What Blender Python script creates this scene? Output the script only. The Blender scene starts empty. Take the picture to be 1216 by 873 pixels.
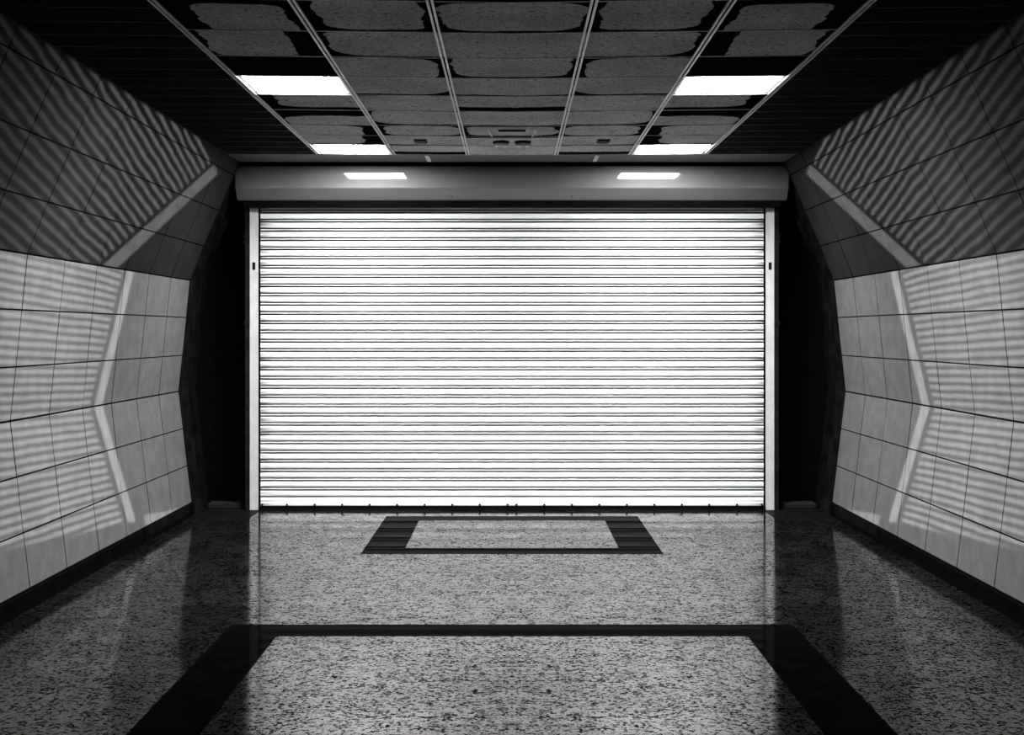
import bpy, math, random
random.seed(7)
C = bpy.context.scene.collection
SC = bpy.context.scene

# ------------------------------------------------------------------ camera, world, lights, exposure
EXPOSURE = 0.0
LAMP = 95.0            # emission of the lit ceiling panels
DOWN_W = 64.0          # watts of a downward light added in each lamp to spare the upper walls
DOWN_SPREAD = 140.0
BAND_SPOT_W = 27000.0         # added spots, banded to stand in for light off the slats
CAM_Z, FPX = 1.40, 1680.0
cam_d = bpy.data.cameras.new('camera'); cam = bpy.data.objects.new('camera', cam_d); C.objects.link(cam)
cam.location = (0, 0, CAM_Z); cam.rotation_euler = (math.pi / 2, 0, 0)
cam_d.sensor_width = 36; cam_d.lens = FPX / 1216 * 36; cam_d.shift_y = -(436.5 - 395.0) / 1216
cam_d.clip_start = 0.05
SC.camera = cam
vs = SC.view_settings
vs.view_transform = 'Standard'; vs.look = 'None'; vs.gamma = 1; vs.use_curve_mapping = False; vs.exposure = EXPOSURE
w = bpy.data.worlds.new('world'); SC.world = w; w.use_nodes = True
w.node_tree.nodes['Background'].inputs[0].default_value = (0, 0, 0, 1)
w.node_tree.nodes['Background'].inputs[1].default_value = 0.0


class N:
    """small node-graph helper"""
    def __init__(self, tree): self.t = tree
    def node(self, typ, **kw):
        n = self.t.nodes.new(typ)
        for k, v in kw.items(): setattr(n, k, v)
        return n
    def put(self, sock, v):
        if hasattr(v, 'is_output'): self.t.links.new(v, sock)
        else: sock.default_value = v
    def m(self, op, a, b=None, c=None, clamp=False):
        n = self.node('ShaderNodeMath', operation=op); n.use_clamp = clamp
        self.put(n.inputs[0], a)
        if b is not None: self.put(n.inputs[1], b)
        if c is not None: self.put(n.inputs[2], c)
        return n.outputs[0]
    def step(self, x, lo, hi, a=0.0, b=1.0):
        n = self.node('ShaderNodeMapRange', interpolation_type='SMOOTHSTEP')
        for i, v in enumerate((x, lo, hi, a, b)): self.put(n.inputs[i], v)
        return n.outputs[0]
    def noise(self, vec, scale, detail=2, rough=.5):
        n = self.node('ShaderNodeTexNoise'); self.put(n.inputs['Vector'], vec)
        n.inputs['Scale'].default_value = scale; n.inputs['Detail'].default_value = detail; n.inputs['Roughness'].default_value = rough
        return n.outputs[0]
    def xyz(self, x, y, z):
        n = self.node('ShaderNodeCombineXYZ')
        for i, v in enumerate((x, y, z)): self.put(n.inputs[i], v)
        return n.outputs[0]
    def sep(self, v):
        n = self.node('ShaderNodeSeparateXYZ'); self.put(n.inputs[0], v); return n.outputs
    def grey(self, v):
        n = self.node('ShaderNodeCombineColor')
        for i in range(3): self.put(n.inputs[i], v)
        return n.outputs[0]
    def mix(self, f, a, b):
        return self.m('ADD', self.m('MULTIPLY', a, self.m('SUBTRACT', 1.0, f)), self.m('MULTIPLY', b, f))


# Stand-in for light the shutter slats throw back on the side walls in bands: two
# added, unseen spots behind the viewpoint, each shining across the tunnel on the opposite wall.
SRC_L, SRC_Z, SRC_X, SHUT_Y = 22.0, -0.076 * 22.0, 2.0 - 0.21 * 22.0, 11.2
PITCH = 0.0732         # one slat of the shutter
def band_spot(name, side):
    P = (-side * 1.5, -1.4, 1.75)
    ld = bpy.data.lights.new(name, 'SPOT'); o = bpy.data.objects.new(name, ld); C.objects.link(o)
    o.location = P
    tgt = (side * 2.5, 7.5, 1.4)
    d = [tgt[i] - P[i] for i in range(3)]
    import mathutils
    o.rotation_euler = mathutils.Vector(d).to_track_quat('-Z', 'Y').to_euler()
    ld.energy = BAND_SPOT_W; ld.spot_size = math.radians(60); ld.spot_blend = .1; ld.shadow_soft_size = 0.01
    ld.use_nodes = True
    t = ld.node_tree; g = N(t)
    em = [n for n in t.nodes if n.type == 'EMISSION'][0]
    geo = g.node('ShaderNodeNewGeometry')
    dx, dy, dz = g.sep(geo.outputs['Incoming'])
    SGN = 1.0
    dx, dy, dz = g.m('MULTIPLY', dx, SGN * side), g.m('MULTIPLY', dy, SGN), g.m('MULTIPLY', dz, SGN)
    px = P[0] * side
    def plane(a, c):      # wall plane x + a z = c
        return g.m('DIVIDE', c - px - a * P[2], g.m('MAXIMUM', g.m('MULTIPLY_ADD', dz, a, dx), 1e-4))
    t1 = g.m('MINIMUM', plane(.1034, 2.651), plane(-.1175, 2.4415))
    t2 = plane(.415, 3.212)
    tt = g.m('MINIMUM', t1, t2)
    hx = g.m('MULTIPLY_ADD', tt, dx, px); hy = g.m('MULTIPLY_ADD', tt, dy, P[1]); hz = g.m('MULTIPLY_ADD', tt, dz, P[2])
    wob = g.noise(g.xyz(0.0, g.m('MULTIPLY', hy, 2.2), g.m('MULTIPLY', hz, 3.0)), 1.0, 2)
    k = g.m('DIVIDE', SRC_L, g.m('SUBTRACT', SRC_L + SHUT_Y, hy))
    sz = g.m('MULTIPLY_ADD', g.m('SUBTRACT', hz, SRC_Z), k, SRC_Z)
    sx = g.m('MULTIPLY_ADD', g.m('SUBTRACT', hx, SRC_X), k, SRC_X)
    up = g.step(hz, 1.795, 1.805)                         # the leaning upper courses catch steeper bands
    rise = g.mix(up, .030, .175)
    line = g.m('SUBTRACT', hz, g.m('MULTIPLY', rise, g.m('SUBTRACT', 9.0, hy)))
    ph = g.m('FRACT', g.m('DIVIDE', g.m('MULTIPLY_ADD', wob, g.mix(up, .03, .04), line), g.mix(up, .0466, .058)))
    sx = g.m('MULTIPLY_ADD', up, .105, sx)
    tri = g.m('ABSOLUTE', g.m('SUBTRACT', ph, .5))
    band = g.step(tri, g.mix(up, .19, .24), g.mix(up, .30, .35), 0.05, 1.0)
    inside = g.step(sx, 1.99, 2.0, 1.0, 0.0)
    gap = g.step(sx, 2.012, 2.018)
    rail = g.m('MULTIPLY', gap, g.step(sx, g.mix(up, 2.044, 2.07), g.mix(up, 2.050, 2.08), 1.0, 0.0))
    val = g.m('ADD', g.m('MULTIPLY', band, inside), g.m('MULTIPLY', rail, 1.15))
    val = g.m('MULTIPLY', val, g.step(sz, 0.0, .03))
    low = g.m('MULTIPLY', g.step(sz, .040, .045, .8, 0.0), g.step(sx, 2.085, 2.09))
    low = g.m('MULTIPLY', g.m('MULTIPLY', low, g.m('SUBTRACT', 1.0, up)), g.m('GREATER_THAN', hz, .03))
    val = g.m('ADD', val, low)
    val = g.m('MULTIPLY', val, g.step(sz, 2.38, 2.42, 1.0, 0.0))
    val = g.m('MULTIPLY', val, g.step(hy, 10.6, 10.75, 1.0, 0.0))
    val = g.m('MULTIPLY', val, g.m('GREATER_THAN', dx, 0.01))
    val = g.m('MULTIPLY', val, g.m('MULTIPLY', g.m('POWER', g.m('DIVIDE', tt, 10.0), 2.0), g.m('MULTIPLY', g.step(hy, 3.5, 9.0, .25, 1.0), g.m('ADD', g.step(hz, 1.79, 1.82, 1.0, 0.0), g.m('MULTIPLY', g.step(hz, 1.79, 1.82), g.step(hy, 5.5, 8.8, .35, 3.2))))))
    val = g.m('MULTIPLY', val, g.step(hz, 2.690, 2.705, 1.0, 0.0))
    t.links.new(val, em.inputs['Strength'])
    return o
band_spot('added_band_spot_left_wall', -1)
band_spot('added_band_spot_right_wall', 1)


# ------------------------------------------------------------------ materials
def mat(name, base=.5, rough=.5, metal=0.0, spec=.5, coat=0.0, coat_rough=.1):
    m = bpy.data.materials.new(name); m.use_nodes = True
    b = m.node_tree.nodes['Principled BSDF']; g = N(m.node_tree)
    b.inputs['Base Color'].default_value = (base, base, base, 1)
    b.inputs['Roughness'].default_value = rough; b.inputs['Metallic'].default_value = metal
    b.inputs['Specular IOR Level'].default_value = spec
    b.inputs['Coat Weight'].default_value = coat; b.inputs['Coat Roughness'].default_value = coat_rough
    return m, b, g
def objco(g, mirror=True):
    tc = g.node('ShaderNodeTexCoord'); o = tc.outputs['Object']
    if not mirror: return o, g.sep(o)
    x, y, z = g.sep(o); x = g.m('ABSOLUTE', x)
    return g.xyz(x, y, z), (x, y, z)
def bump(g, b, h, strength=.2, dist=.002):
    n = g.node('ShaderNodeBump'); n.inputs['Strength'].default_value = strength; n.inputs['Distance'].default_value = dist
    g.put(n.inputs['Height'], h); g.t.links.new(n.outputs[0], b.inputs['Normal'])

def speckled(name, lo, hi, rough, spec=.5, mott=.12, ior=1.5):
    m, b, g = mat(name, .5, rough, 0, spec)
    b.inputs['IOR'].default_value = ior
    v, _ = objco(g)
    n = g.m('ADD', g.m('MULTIPLY', g.noise(v, 260, 2), .6), g.m('MULTIPLY', g.noise(v, 9, 4), .4))
    g.t.links.new(g.grey(g.step(n, .5 - mott, .5 + mott, lo, hi)), b.inputs['Base Color'])
    return m
M = {}
M['tile'] = speckled('pale_wall_stone', .062, .105, .6, .5, .2, 1.06)
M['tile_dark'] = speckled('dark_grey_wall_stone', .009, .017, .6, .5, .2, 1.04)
M['joint'] = speckled('dark_joint', .0006, .0012, .9, .5, .12, 1.02)
M['black_stone'] = speckled('polished_black_stone', .0006, .002, .025, .5, .12, 1.008)
M['black_skirting'] = speckled('dull_black_skirting', .001, .003, .6, .5, .12, 1.01)
M['shaded_lining'] = speckled('shade_dark_lining', .001, .010, .7, .5, .1, 1.02)  # near-black: the shade of the side recess is put into the colour
M['void'] = speckled('near_black_wall', .001, .002, .9, .05)  # near-black surface for back wall, plenum slab and backing sheet
M['threshold'] = speckled('dark_threshold_stone', .002, .006, .2, .5, .12, 1.012)
M['tee'] = speckled('ceiling_rail_metal', .34, .55, .4, .5)
M['lip'] = speckled('ceiling_strip_lip', .22, .34, .4, .5)
M['strip_lip'] = speckled('ceiling_strip_lip_dark', .03, .065, .4, .2)
M['strip'] = speckled('black_ceiling_strip', .004, .010, .7, .5, .12, 1.02)
M['border'] = speckled('ceiling_border_grey', .010, .020, .6, .3)
M['fixture'] = speckled('fixture_grey_plastic', .22, .32, .45, .5)
M['pale_plastic'] = speckled('pale_plastic', .5, .65, .4, .5)
M['hole'] = speckled('black_fitting', .002, .004, .8, .1)
M['seal_and_shade'] = speckled('black_seal_and_shade', .002, .005, .6, .5, .12, 1.05)
M['jamb'] = speckled('dark_jamb_steel', .004, .014, .6, .5, .12, 1.1)
M['rail'] = speckled('painted_guide_rail', .42, .54, .35, .5)
M['kerb'] = speckled('grey_kerb_concrete', .004, .012, .8, .2)

# roller shutter paint with dirt in wisps near the ends of the slats
def shutter_mat():
    m, b, g = mat('white_shutter_paint', .8, .42, .0, .5)
    v, (x, y, z) = objco(g)
    st = g.noise(g.xyz(g.m('MULTIPLY', x, 1.6), 0.0, g.m('MULTIPLY', z, 40)), 1.0, 3)
    end = g.step(x, 1.86, 2.0)
    dirt = g.m('MULTIPLY', g.step(st, .42, .62), g.m('MULTIPLY_ADD', end, .75, .12))
    g.t.links.new(g.grey(g.mix(dirt, .82, .10)), b.inputs['Base Color'])
    return m
M['shutter'] = shutter_mat()
def hood_mat():
    m, b, g = mat('satin_grey_hood', .3, .48, .35, .5, 1.0, .03)
    v, _ = objco(g)
    n = g.noise(v, 300, 2); d = g.step(g.noise(v, 9, 1), .20, .22)
    g.t.links.new(g.grey(g.m('MULTIPLY', g.step(n, .3, .7, .13, .19), d)), b.inputs['Base Color'])
    return m
M['hood'] = hood_mat()
def lamp_mat():
    m, b, g = mat('lit_diffuser', .8, .5)
    b.inputs['Emission Color'].default_value = (1, 1, 1, 1); b.inputs['Emission Strength'].default_value = LAMP
    return m
M['lamp'] = lamp_mat()

def granite():
    m, b, g = mat('speckled_granite_floor', .3, .12, 0, .55)
    v, (x, y, z) = objco(g)
    vo = g.node('ShaderNodeTexVoronoi'); g.put(vo.inputs['Vector'], v); vo.inputs['Scale'].default_value = 70
    cell = g.sep(vo.outputs['Color'])[0]
    n1 = g.noise(v, 80, 4, .75); n2 = g.noise(v, 230, 2, .6); n3 = g.noise(v, 9, 3, .6)
    s = g.m('ADD', g.m('MULTIPLY', n1, .55), g.m('ADD', g.m('MULTIPLY', n2, .3), g.m('MULTIPLY', cell, .15)))
    s = g.m('MULTIPLY_ADD', g.m('SUBTRACT', n3, .5), .16, s)
    sp = g.step(s, .447, .56)
    br = g.node('ShaderNodeTexBrick'); g.put(br.inputs['Vector'], g.xyz(g.m('ADD', x, .28), y, 0.0))
    br.inputs['Scale'].default_value = 1.0; br.inputs['Brick Width'].default_value = .56; br.inputs['Row Height'].default_value = .29
    br.inputs['Mortar Size'].default_value = .0024; br.inputs['Mortar Smooth'].default_value = .2
    br.inputs['Color1'].default_value = (.38, .38, .38, 1); br.inputs['Color2'].default_value = (1, 1, 1, 1); br.inputs['Mortar'].default_value = (.12, .12, .12, 1)
    tilev = g.sep(br.outputs['Color'])[0]
    col = g.m('MULTIPLY', g.step(sp, 0.0, 1.0, .0004, .020), tilev)
    col = g.m('MULTIPLY', col, g.m('SUBTRACT', 1.0, g.m('MULTIPLY', br.outputs['Fac'], .7)))
    g.t.links.new(g.grey(col), b.inputs['Base Color'])
    g.put(b.inputs['Roughness'], g.step(n2, .35, .7, .04, .13))
    g.put(b.inputs['Specular IOR Level'], g.m('MULTIPLY', g.m('MULTIPLY_ADD', sp, 1.25, .0), tilev))
    wav = g.noise(v, 3.0, 2)
    bump(g, b, g.m('ADD', g.m('MULTIPLY', wav, 1.0), g.m('MULTIPLY', s, .5)), .10, .002)
    return m
M['granite'] = granite()

def ceiling_mat():
    """grey mineral panels, each with its own black soot stain creeping in from the edges"""
    m, b, g = mat('stained_ceiling_panel', .1, .75, 0, .2)
    uv = g.node('ShaderNodeUVMap').outputs[0]
    u, v_, _ = g.sep(uv)
    at = g.node('ShaderNodeAttribute', attribute_name='stain')
    L, R, T, B = [g.m('SUBTRACT', q_, 1.0) for q_ in (*g.sep(at.outputs['Color']), at.outputs['Alpha'])]
    rnd = g.node('ShaderNodeAttribute', attribute_name='seed').outputs['Fac']
    p = g.xyz(g.m('MULTIPLY_ADD', rnd, 37.0, u), v_, rnd)
    nz = g.m('ADD', g.m('MULTIPLY', g.m('SUBTRACT', g.noise(p, 2.6, 2, .5), .5), .16), g.m('MULTIPLY', g.m('SUBTRACT', g.noise(p, 9.0, 4, .65), .5), .07))
    uu = g.m('ADD', u, nz); vv = g.m('ADD', v_, nz)
    def half(c, a, e):   # -1..1 across the clean area
        span = g.m('SUBTRACT', g.m('SUBTRACT', 1.0, a), e)
        return g.m('ABSOLUTE', g.m('SUBTRACT', g.m('MULTIPLY', g.m('DIVIDE', g.m('SUBTRACT', c, a), g.m('MAXIMUM', span, .01)), 2.0), 1.0))
    q = g.m('ADD', g.m('POWER', half(uu, L, R), 4.6), g.m('POWER', half(vv, T, B), 4.6))
    clean = g.step(q, 1.0, 1.06, 1.0, 0.0)
    ov, _ = objco(g)
    fine = g.step(g.noise(ov, 75, 4, .7), .32, .68, .11, .34)
    spots = g.step(g.noise(ov, 28, 2), .31, .335)
    big = g.step(g.noise(ov, 2.5, 3), .3, .7, .8, 1.15)
    col = g.m('MULTIPLY', g.m('MULTIPLY', fine, big), g.m('MULTIPLY', g.m('MULTIPLY_ADD', clean, .98, .02), spots))
    g.t.links.new(g.grey(col), b.inputs['Base Color'])
    g.put(b.inputs['Specular IOR Level'], g.m('MULTIPLY', clean, .2))
    return m
M['ceiling'] = ceiling_mat()


# ------------------------------------------------------------------ mesh helpers
class MB:
    def __init__(self): self.v = []; self.f = []
    def quad(self, *p):
        n = len(self.v); self.v += [tuple(q) for q in p]; self.f.append(tuple(range(n, n + len(p)))); return self
    def box(self, x0, x1, y0, y1, z0, z1):
        if x0 > x1: x0, x1 = x1, x0
        if y0 > y1: y0, y1 = y1, y0
        n = len(self.v)
        self.v += [(x, y, z) for z in (z0, z1) for y in (y0, y1) for x in (x0, x1)]
        self.f += [tuple(n + i for i in q) for q in ((0, 2, 3, 1), (4, 5, 7, 6), (0, 1, 5, 4), (2, 6, 7, 3), (0, 4, 6, 2), (1, 3, 7, 5))]
        return self
    def hexa(self, a):   # 8 points: bottom 4 (ring), top 4 (ring)
        n = len(self.v); self.v += [tuple(p) for p in a]
        self.f += [tuple(n + i for i in q) for q in ((3, 2, 1, 0), (4, 5, 6, 7), (0, 1, 5, 4), (1, 2, 6, 5), (2, 3, 7, 6), (3, 0, 4, 7))]
        return self
    def extrude_x(self, prof, x0, x1, closed=True, caps=True):   # prof: list of (y, z)
        n = len(self.v); k = len(prof)
        self.v += [(x0, y, z) for y, z in prof] + [(x1, y, z) for y, z in prof]
        for i in range(k if closed else k - 1):
            j = (i + 1) % k; self.f.append((n + i, n + j, n + k + j, n + k + i))
        if closed and caps:
            self.f.append(tuple(n + i for i in range(k - 1, -1, -1))); self.f.append(tuple(n + k + i for i in range(k)))
        return self
    def extrude_y(self, prof, y0, y1):   # prof: list of (x, z), closed
        n = len(self.v); k = len(prof)
        self.v += [(x, y0, z) for x, z in prof] + [(x, y1, z) for x, z in prof]
        for i in range(k):
            j = (i + 1) % k; self.f.append((n + i, n + j, n + k + j, n + k + i))
        self.f.append(tuple(n + i for i in range(k - 1, -1, -1))); self.f.append(tuple(n + k + i for i in range(k)))
        return self
    def lathe(self, prof, c, seg=32, axis='z'):   # prof: (r, h) along the axis, from the centre outwards and round
        n = len(self.v); k = len(prof)
        for s in range(seg):
            a = 2 * math.pi * s / seg
            for r, h in prof:
                ca, sa = r * math.cos(a), r * math.sin(a)
                self.v.append((c[0] + ca, c[1] + sa, c[2] + h) if axis == 'z' else (c[0] + ca, c[1] + h, c[2] + sa))
        for s in range(seg):
            t = (s + 1) % seg
            for i in range(k - 1):
                self.f.append((n + s * k + i, n + t * k + i, n + t * k + i + 1, n + s * k + i + 1))
        return self
    def build(self, name, m, parent=None, bevel=0.0, smooth=False):
        me = bpy.data.meshes.new(name); me.from_pydata(self.v, [], self.f); me.materials.append(m)
        import bmesh
        bm = bmesh.new(); bm.from_mesh(me); bmesh.ops.recalc_face_normals(bm, faces=bm.faces); bm.to_mesh(me); bm.free()
        if smooth:
            for p in me.polygons: p.use_smooth = True
        o = bpy.data.objects.new(name, me); C.objects.link(o)
        if parent is not None:
            o.parent = parent
            o.matrix_parent_inverse = parent.matrix_world.inverted() if parent.type != 'EMPTY' else o.matrix_parent_inverse
        if bevel:
            b = o.modifiers.new('bevel', 'BEVEL'); b.width = bevel; b.segments = 2; b.limit_method = 'ANGLE'; b.angle_limit = math.radians(40)
        return o
def struct(o): o['kind'] = 'structure'; return o
def thing(name, label, cat, loc, group=None):
    o = bpy.data.objects.new(name, None); C.objects.link(o); o.location = loc; o.empty_display_size = .1
    o['label'] = label; o['category'] = cat
    if group: o['group'] = group
    return o
def tag(o, label, cat, group=None):
    o['label'] = label; o['category'] = cat
    if group: o['group'] = group
    return o

# ------------------------------------------------------------------ floor
Y0, YW, YB = -2.0, 10.83, 11.55         # near end, end of the wall tiles, back wall
fl = MB().box(-2.75, 2.75, Y0, YB, -.06, 0.0).build('floor', M['granite']); struct(fl)
T = .0012
def frame_inlay(name, xo, xi, ya, yb, wy):
    m = MB()
    m.box(-xo, -xi, ya, yb, -.01, T).box(xi, xo, ya, yb, -.01, T)
    m.box(-xi, xi, yb - wy, yb, -.01, T).box(-xi, xi, ya, ya + wy, -.01, T)
    return struct(m.build(name, M['black_stone'], fl))
frame_inlay('floor_border_inlay', 1.343, 1.087, 3.3, 6.778, .254)
frame_inlay('floor_border_inlay', .957, .693, 8.943, 10.78, .24)
for s in (-1, 1):
    struct(MB().box(s * 1.98, s * 2.45, 10.55, 11.15, -.01, .001).build('threshold_slab', M['threshold'], fl))
# thin light joints where slabs of the near border meet
# ------------------------------------------------------------------ walls
prof = [(2.453, .098), (2.487, .381), (2.520, .665), (2.553, .949), (2.524, 1.226), (2.494, 1.516), (2.465, 1.80),
        (2.360, 2.064), (2.244, 2.335), (2.130, 2.606), (2.085, 2.715)]
STEP = .605
for s, side in ((-1, 'left'), (1, 'right')):
    wall = MB()
    back = [(s * (x + .0012), z) for x, z in prof]
    # concrete body behind the tiles (dark joints show through)
    body = [(s * (2.453 + .0012), 0.0)] + back + [(s * 2.75, 2.715), (s * 2.75, 0.0)]
    wl = MB().extrude_y(body, Y0, YW - .006).build('wall_' + side, M['joint']); struct(wl)
    pale, dark = MB(), MB(); gap = .0045
    for i in range(len(prof) - 1):
        (xa, za), (xb, zb) = prof[i], prof[i + 1]
        dl = math.hypot(xb - xa, zb - za); ux, uz = (xb - xa) / dl, (zb - za) / dl
        nx, nz = uz, -ux                     # outward
        wide = .0055 if i in (0, 3, 6) else .0035
        p0 = (xa + ux * wide, za + uz * wide); p1 = (xb - ux * gap, zb - uz * gap)
        y1 = YW
        while y1 > Y0:
            y0 = max(Y0, y1 - STEP)
            a, b2 = y0 + .0065, y1 - .0065
            j = random.uniform(-.0008, .0008)
            def pt(p, y, d): return (s * (p[0] + nx * (d + j)), y, p[1] + nz * (d + j))
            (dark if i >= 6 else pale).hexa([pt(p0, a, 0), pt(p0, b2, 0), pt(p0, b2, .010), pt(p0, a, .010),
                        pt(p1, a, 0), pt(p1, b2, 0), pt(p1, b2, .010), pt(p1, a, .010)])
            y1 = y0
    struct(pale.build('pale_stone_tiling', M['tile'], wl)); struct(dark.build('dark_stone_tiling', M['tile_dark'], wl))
    sk = MB().extrude_y([(s * 2.436, 0), (s * 2.436, .090), (s * 2.442, .096), (s * 2.466, .096), (s * 2.466, 0)], Y0, YW)
    struct(sk.build('baseboard_' + side, M['black_skirting']))
    # lining carries the tunnel profile on beside the shutter, shade put into its colour
    li = [(s * (x + .03), z) for x, z in prof]
    li = [(s * 2.48, 0.0)] + li
    m = MB()
    outer = [(s * 2.75, 2.715), (s * 2.75, 0.0)]
    m.extrude_y(li + outer, YW, YB)
    ln = struct(m.build('trim_1' if s < 0 else 'trim_2', M['shaded_lining']))
    # raised ribs on the lining
    for yy, ww in ((11.30, .05),):
        rib = [(s * (x + .012), z) for x, z in prof]
        m2 = MB(); ring_in = [(s * 2.462, 0)] + rib; ring_out = [(s * 2.51, 0)] + [(s * (x + .05), z) for x, z in prof]
        for i in range(len(ring_in) - 1):
            a, b2, c, d = ring_in[i], ring_in[i + 1], ring_out[i + 1], ring_out[i]
            m2.hexa([(a[0], yy, a[1]), (a[0], yy + ww, a[1]), (d[0], yy + ww, d[1]), (d[0], yy, d[1]),
                     (b2[0], yy, b2[1]), (b2[0], yy + ww, b2[1]), (c[0], yy + ww, c[1]), (c[0], yy, c[1])])
        struct(m2.build('lining_rib', M['shaded_lining'], ln))
struct(MB().box(-2.75, 2.75, YB, YB + .1, 0, 3.0).build('wall_back', M['void']))

# ------------------------------------------------------------------ ceiling
H = 1.31; CZ = CAM_Z + H                     # underside of the ceiling panels
SKEW = .06
rows = [5.61 - .56 * k for k in range(13, 0, -1)] + [5.61, 6.19, 6.76, 7.29, 7.84, 8.38, 8.97, 9.45, 9.93, 10.43]
R0 = rows.index(5.61)
rails = [1.417, .868, .325]
def sk_y(x, y): return y - SKEW * abs(x)
side_b = {0: (.25, .12, .18, .0), 1: (.10, .30, .0, .0), 2: (.9, .9, .9, .9), 4: (.18, .0, .0, .22), 5: (.06, .0, .52, .0),
          6: (.02, .22, .10, .02), 7: (.0, .32, .0, .10)}
mid_b = {0: (.14, .10, .02, .10), 1: (.10, .0, .0, .07), 2: (.02, .10, .06, .0), 3: (.0, .03, .0, .08), 4: (.0, .02, .05, .0),
         5: (.05, .0, .05, .10), 6: (.10, .04, .10, .04), 7: (.02, .0, .0, .06), 8: (.0, .0, .06, .36)}
cen_b = {0: (.04, .04, .04, .10), 1: (-.02, -.02, -.02, -.02), 2: (.07, .07, .02, .06), 3: (.0, .0, .0, .06), 4: (.02, .02, .0, .34),
         5: (.0, .0, .03, .05), 6: (.05, .05, .12, .08), 7: (-.02, -.02, .18, -.05), 8: (-.02, -.02, -.05, -.02)}
cv, cf, cuv, cst, csd = [], [], [], [], []
for r in range(len(rows) - 1):
    ya, yb = rows[r], rows[r + 1]; ri = r - R0
    for (xa, xb, table, bi) in ((1.417, .868, side_b, 0), (.868, .325, mid_b, 1), (.325, -.325, cen_b, 2)):
        if bi == 0 and ri in (3, 8): continue          # lamps sit here
        rr = random.Random(r * 5 + bi)
        st = table.get(ri) or tuple(rr.choice((-.02, .0, .05, .14)) for _ in range(4))
        st = tuple(-.15 if abs(c) < .021 else c * .8 for c in st)
        sd = rr.random()
        for s in ((-1, 1) if bi < 2 else (1,)):
            n = len(cv); g_ = .004
            x1, x2 = s * xa, s * xb
            if bi == 2: x1, x2 = -.325, .325
            sg = 1 if x2 > x1 else -1
            nx_ = 2 if bi == 2 else 1                  # the centre panel follows the slight chevron of the grid
            for q in range(nx_):
                u0, u1 = q / nx_, (q + 1) / nx_
                a = x1 + (x2 - x1) * u0; b2 = x1 + (x2 - x1) * u1
                n = len(cv)
                cv += [(a, sk_y(a, ya) + g_, CZ), (b2, sk_y(b2, ya) + g_, CZ), (b2, sk_y(b2, yb) - g_, CZ), (a, sk_y(a, yb) - g_, CZ)]
                cf.append((n, n + 1, n + 2, n + 3) if sg < 0 else (n + 3, n + 2, n + 1, n))
                uvq = [(u0, 0), (u1, 0), (u1, 1), (u0, 1)]
                cuv += uvq if sg < 0 else uvq[::-1]
                cst += [st] * 4; csd += [sd] * 4
me = bpy.data.meshes.new('ceiling'); me.from_pydata(cv, [], cf); me.materials.append(M['ceiling'])
uvl = me.uv_layers.new(name='UVMap')
for i, uvv in enumerate(cuv): uvl.data[i].uv = uvv
a1 = me.attributes.new('stain', 'FLOAT_COLOR', 'CORNER')
for i, c in enumerate(cst): a1.data[i].color = [v + 1.0 for v in c]      # offset keeps the values positive
a2 = me.attributes.new('seed', 'FLOAT', 'CORNER')
for i, c in enumerate(csd): a2.data[i].value = c
ceil = bpy.data.objects.new('ceiling', me); C.objects.link(ceil); struct(ceil)
so = ceil.modifiers.new('thickness', 'SOLIDIFY'); so.thickness = .012; so.offset = 1 if False else -1
# dark plenum above everything
struct(MB().box(-2.75, 2.75, Y0, YB, CZ + .10, CZ + .16).build('plenum_slab', M['void'], ceil))
# rails: twin flanges with a groove between
for x in rails:
    for s in (-1, 1):
        m = MB()
        for e in (-1, 1):
            m.box(s * x + e * .0045, s * x + e * .0145, Y0, sk_y(x, 10.43), CZ - .006, CZ + .03)
        m.box(s * x - .0045, s * x + .0045, Y0, sk_y(x, 10.43), CZ + .004, CZ + .02)
        struct(m.build('ceiling_rail', M['tee'], ceil))
# cross tees between the panels
for y in rows:
    m = MB(); m2 = MB()
    for s in (-1, 1):
        for xa, xb in ((.016, None),):
            pass
        for xa, xb in ((0, .31), (.34, .853), (.883, 1.402)):
            m.hexa([(s * xa, sk_y(xa, y) - .003, CZ - .003), (s * xb, sk_y(xb, y) - .003, CZ - .003), (s * xb, sk_y(xb, y) + .003, CZ - .003), (s * xa, sk_y(xa, y) + .003, CZ - .003),
                    (s * xa, sk_y(xa, y) - .003, CZ + .01), (s * xb, sk_y(xb, y) - .003, CZ + .01), (s * xb, sk_y(xb, y) + .003, CZ + .01), (s * xa, sk_y(xa, y) + .003, CZ + .01)])
    struct(m.build('cross_tee', M['lip'], ceil))
# black strip ceiling along both sides, each strip with a bright folded lip
for s in (-1, 1):
    m = MB(); lp = MB(); y = 10.62
    while y > Y0 + .3:
        ya = y - .268
        xa, xb = 1.434, 2.10
        def P4(y0, y1, z0, z1):
            return [(s * xa, sk_y(xa, y0), z0), (s * xb, sk_y(xb, y0), z0), (s * xb, sk_y(xb, y1), z0), (s * xa, sk_y(xa, y1), z0),
                    (s * xa, sk_y(xa, y0), z1), (s * xb, sk_y(xb, y0), z1), (s * xb, sk_y(xb, y1), z1), (s * xa, sk_y(xa, y1), z1)]
        m.hexa(P4(ya + .012, y - .006, CZ, CZ + .02))
        lp.hexa(P4(y - .006, y - .002, CZ - .002, CZ + .02))
        y = ya
    struct(m.build('strip_ceiling', M['strip'], ceil)); struct(lp.build('strip_lip', M['strip_lip'], ceil))
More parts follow.
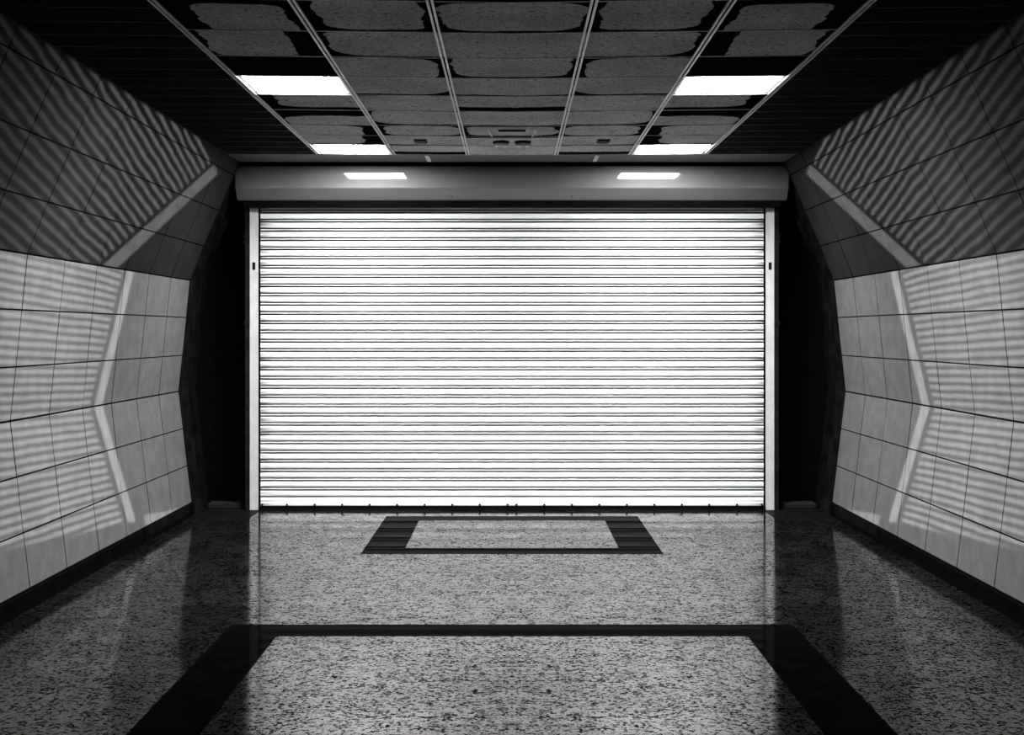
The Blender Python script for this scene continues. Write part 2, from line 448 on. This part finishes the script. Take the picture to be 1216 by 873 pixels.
# plain border between the grid and the shutter hood
bd = MB()
for s in (-1, 1):
    a, b2 = 0, 2.10
    bd.hexa([(0, 10.44, CZ - .002), (s * b2, sk_y(b2, 10.44) + .03, CZ - .002), (s * b2, 10.84, CZ - .002), (0, 10.84, CZ - .002),
             (0, 10.44, CZ + .02), (s * b2, sk_y(b2, 10.44) + .03, CZ + .02), (s * b2, 10.84, CZ + .02), (0, 10.84, CZ + .02)])
struct(bd.build('trim_3', M['border']))
for s in (-1, 1):
    o = MB().box(s * .615, s * .645, 10.46, 10.80, CZ - .006, CZ - .002).build('strap', M['tee'])
    tag(o, 'short pale metal strap across the ceiling border, %s of the pair' % ('left' if s < 0 else 'right'), 'strap', 'ceiling straps')

# ------------------------------------------------------------------ lamps
def lamp(s, ya, yb, label):
    x0, x1 = .885, 1.400
    xc, yc = s * (x0 + x1) / 2, (ya + yb) / 2 - SKEW * 1.14
    t = thing('ceiling_lamp', label, 'lamp', (xc, yc, CZ), 'square ceiling lamps')
    def q(x, y): return (s * x - xc, sk_y(x, y) - yc)
    ya, yb = ya + .006, yb - .006
    a, b2, c, d = q(x0, ya), q(x1, ya), q(x1, yb), q(x0, yb)
    f = MB(); r = .014
    ins = lambda p: (p[0] * (1 - 2 * r / .515), p[1] * (1 - 2 * r / .55))
    O = [a, b2, c, d]; I = [ins(p) for p in O]
    for i in range(4):
        j = (i + 1) % 4
        f.hexa([(*O[i], -.001), (*O[j], -.001), (*I[j], .004), (*I[i], .004), (*O[i], .06), (*O[j], .06), (*I[j], .06), (*I[i], .06)])
    f.build('frame', M['fixture'], t)
    h = MB(); h.hexa([(*p, .03) for p in O] and [(*p, .045) for p in O] + [(*p, .075) for p in O]); h.build('housing', M['fixture'], t)
    e = MB(); e.hexa([(*p, .006) for p in I] + [(*p, .014) for p in I]); e.build('diffuser', M['lamp'], t)
    ld = bpy.data.lights.new('added_down_light', 'AREA'); lo = bpy.data.objects.new('added_down_light', ld); C.objects.link(lo)  # second light added inside the lamp to narrow its spread
    ld.shape = 'RECTANGLE'; ld.size = .49; ld.size_y = .52; ld.energy = DOWN_W; ld.spread = math.radians(DOWN_SPREAD)
    lo.parent = t; lo.location = (0, 0, .004)
    return t
lamp(-1, 7.29, 7.84, 'lit square ceiling lamp on the left, further out from the shutter hood')
lamp(1, 7.29, 7.84, 'lit square ceiling lamp on the right, further out from the shutter hood')
lamp(-1, 9.93, 10.43, 'lit square ceiling lamp on the left, next to the shutter hood')
lamp(1, 9.93, 10.43, 'lit square ceiling lamp on the right, next to the shutter hood')

# ------------------------------------------------------------------ roller shutter
ROOT = (0, SHUT_Y, 0)
sh = thing('roller_shutter', 'wide white roller shutter closed across the end of the passage', 'shutter', ROOT)
ZT, ZB = 2.47, .085
pr = []
z = ZB
# one slat: interlock groove, small roll, broad gently curved face
roll = [(.00, .006), (.02, .001), (.05, -.003), (.08, -.004), (.11, -.002), (.135, .004)]
face = [(.265, .004), (.29, -.002), (.36, -.0065), (.50, -.008), (.70, -.0072), (.80, -.004), (.845, .003)]
cm = MB()
while z < ZT:
    for part in (roll, face):
        cm.extrude_x([(d_, z + t_ * PITCH) for t_, d_ in part], -1.990, 1.990, closed=False)
    z += PITCH
cu = cm.build('curtain', M['shutter'], sh)
cs = cu.modifiers.new('sheet', 'SOLIDIFY'); cs.thickness = .0015; cs.offset = 0
br = MB().extrude_x([(-.010, .030), (-.012, .034), (-.012, .052), (-.009, .054), (-.009, .082), (-.006, .086), (.012, .086), (.012, .030)], -1.988, 1.988).build('bottom_rail', M['shutter'], sh)
MB().extrude_x([(-.016, .0), (-.016, .012), (-.012, .014), (-.014, .016), (-.014, .030), (.014, .030), (.014, 0)], -2.0, 2.0).build('rubber_seal', M['seal_and_shade'], br)
sx = [-1.975, -1.78, -1.56] + [-1.343 + .2175 * i for i in range(6)] + [-.035]
for x in sx + [-v for v in reversed(sx)]:
    MB().lathe([(0, -.0195), (.006, -.0195), (.009, -.016), (.009, -.008)], (x, 0, .038), 12, 'y').build('screw', M['hole'], br, smooth=True)
for s in (-1, 1):
    gr = MB()
    # U channel guide: front face, return lip, outer web
    pts = [(2.007, -.030), (2.070, -.030), (2.070, .06), (2.066, .06), (2.066, -.026), (2.011, -.026), (2.011, .0), (2.007, .0)]
    n = len(pts)
    g0 = len(gr.v); gr.v += [(s * x, y, 0.0) for x, y in pts] + [(s * x, y, 2.44) for x, y in pts]
    for i in range(n):
        j = (i + 1) % n; gr.f.append((g0 + i, g0 + j, g0 + n + j, g0 + n + i))
    gr.f.append(tuple(range(g0 + n - 1, g0 - 1, -1))); gr.f.append(tuple(range(g0 + n, g0 + 2 * n)))
    go = gr.build('guide_rail', M['rail'], sh)
    MB().box(s * 2.026, s * 2.050, -.033, -.0295, 1.895, 1.955).build('lock_slot', M['hole'], go, .003)
    jb = MB().box(s * 2.072, s * 2.108, -.022, .08, 0, 2.46).build('jamb', M['jamb'], sh)
    for zz in (2.36, 2.15, 2.10, 1.46):
        MB().box(s * 2.098, s * 2.118, -.030, -.021, zz, zz + .03).build('anchor', M['jamb'], jb, .003)
# hood box: front face, sloping lower face, underside with a black shade strip
hp = [(-.22, 2.695), (-.22, 2.520), (-.13, 2.432), (-.05, 2.445), (.10, 2.445), (.10, 2.695)]
ho = MB().extrude_x(hp, -2.15, 2.15).build('hood', M['hood'], sh)
hm = ho.modifiers.new('bevel', 'BEVEL'); hm.width = .006; hm.segments = 2; hm.limit_method = 'ANGLE'; hm.angle_limit = math.radians(25)
MB().box(-2.10, 2.10, -.129, -.03, 2.385, 2.440).build('hood_shade_strip', M['seal_and_shade'], sh)  # black strip added as the dark shade under the hood
MB().box(-2.06, 2.06, .040, .05, .03, 2.47).build('backing_sheet', M['void'], sh)

# ------------------------------------------------------------------ small things on the ceiling
for s in (-1, 1):
    t = thing('smoke_detector', 'round pale smoke detector near the hood, %s of the two' % ('left' if s < 0 else 'right'), 'detector', (s * .075, 9.70, CZ), 'smoke detectors')
    MB().lathe([(0, -.016), (.052, -.016), (.056, -.012), (.056, 0)], (0, 0, 0), 32).build('base', M['hole'], t, smooth=True)  # base coloured black for the shade on its front
    MB().lathe([(0, -.030), (.030, -.031), (.034, -.036), (.044, -.034), (.049, -.028), (.050, -.016), (0, -.016)], (0, 0, 0), 32).build('sensor_head', M['pale_plastic'], t, smooth=True)
    MB().lathe([(.012, -.0305), (.012, -.033), (.026, -.033), (.026, -.0305)], (0, 0, 0), 32).build('vent_ring', M['hole'], t, smooth=True)
t = thing('vent_box', 'slim pale tapered box with a dark slot on the middle ceiling panel', 'ceiling box', (0, 9.2, CZ))
MB().hexa([(-.132, -.01, -.030), (.132, -.01, -.030), (.132, .085, -.030), (-.132, .085, -.030), (-.155, -.075, 0), (.155, -.075, 0), (.155, .10, 0), (-.155, .10, 0)]).build('casing', M['pale_plastic'], t)
MB().box(-.128, .128, -.004, .082, -.036, -.029).build('underside', M['hole'], t)
MB().hexa([(-.085, -.060, -.012), (.085, -.060, -.012), (.085, -.050, -.012), (-.085, -.050, -.012), (-.092, -.077, -.001), (.092, -.077, -.001), (.092, -.06, -.001), (-.092, -.06, -.001)]).build('slot', M['hole'], t)
for s in (-1, 1):
    t = thing('square_fitting', 'small square black fitting on the ceiling %s of the smoke detectors' % ('left' if s < 0 else 'right'), 'fitting', (s * .625, 9.66, CZ), 'black ceiling fittings')
    MB().box(-.038, .038, -.07, .07, -.012, 0).build('body', M['hole'], t, .004)
    MB().box(-.045, .045, -.08, .08, -.004, 0).build('flange', M['jamb'], t, .001)
# low kerb beside each jamb
for s in (-1, 1):
    o = MB().box(s * 2.16, s * 2.42, 11.25, 11.42, 0, .042).build('kerb', M['kerb'], None, .006)
    tag(o, 'low grey kerb in the dark recess %s of the shutter' % ('left' if s < 0 else 'right'), 'kerb', 'kerbs')
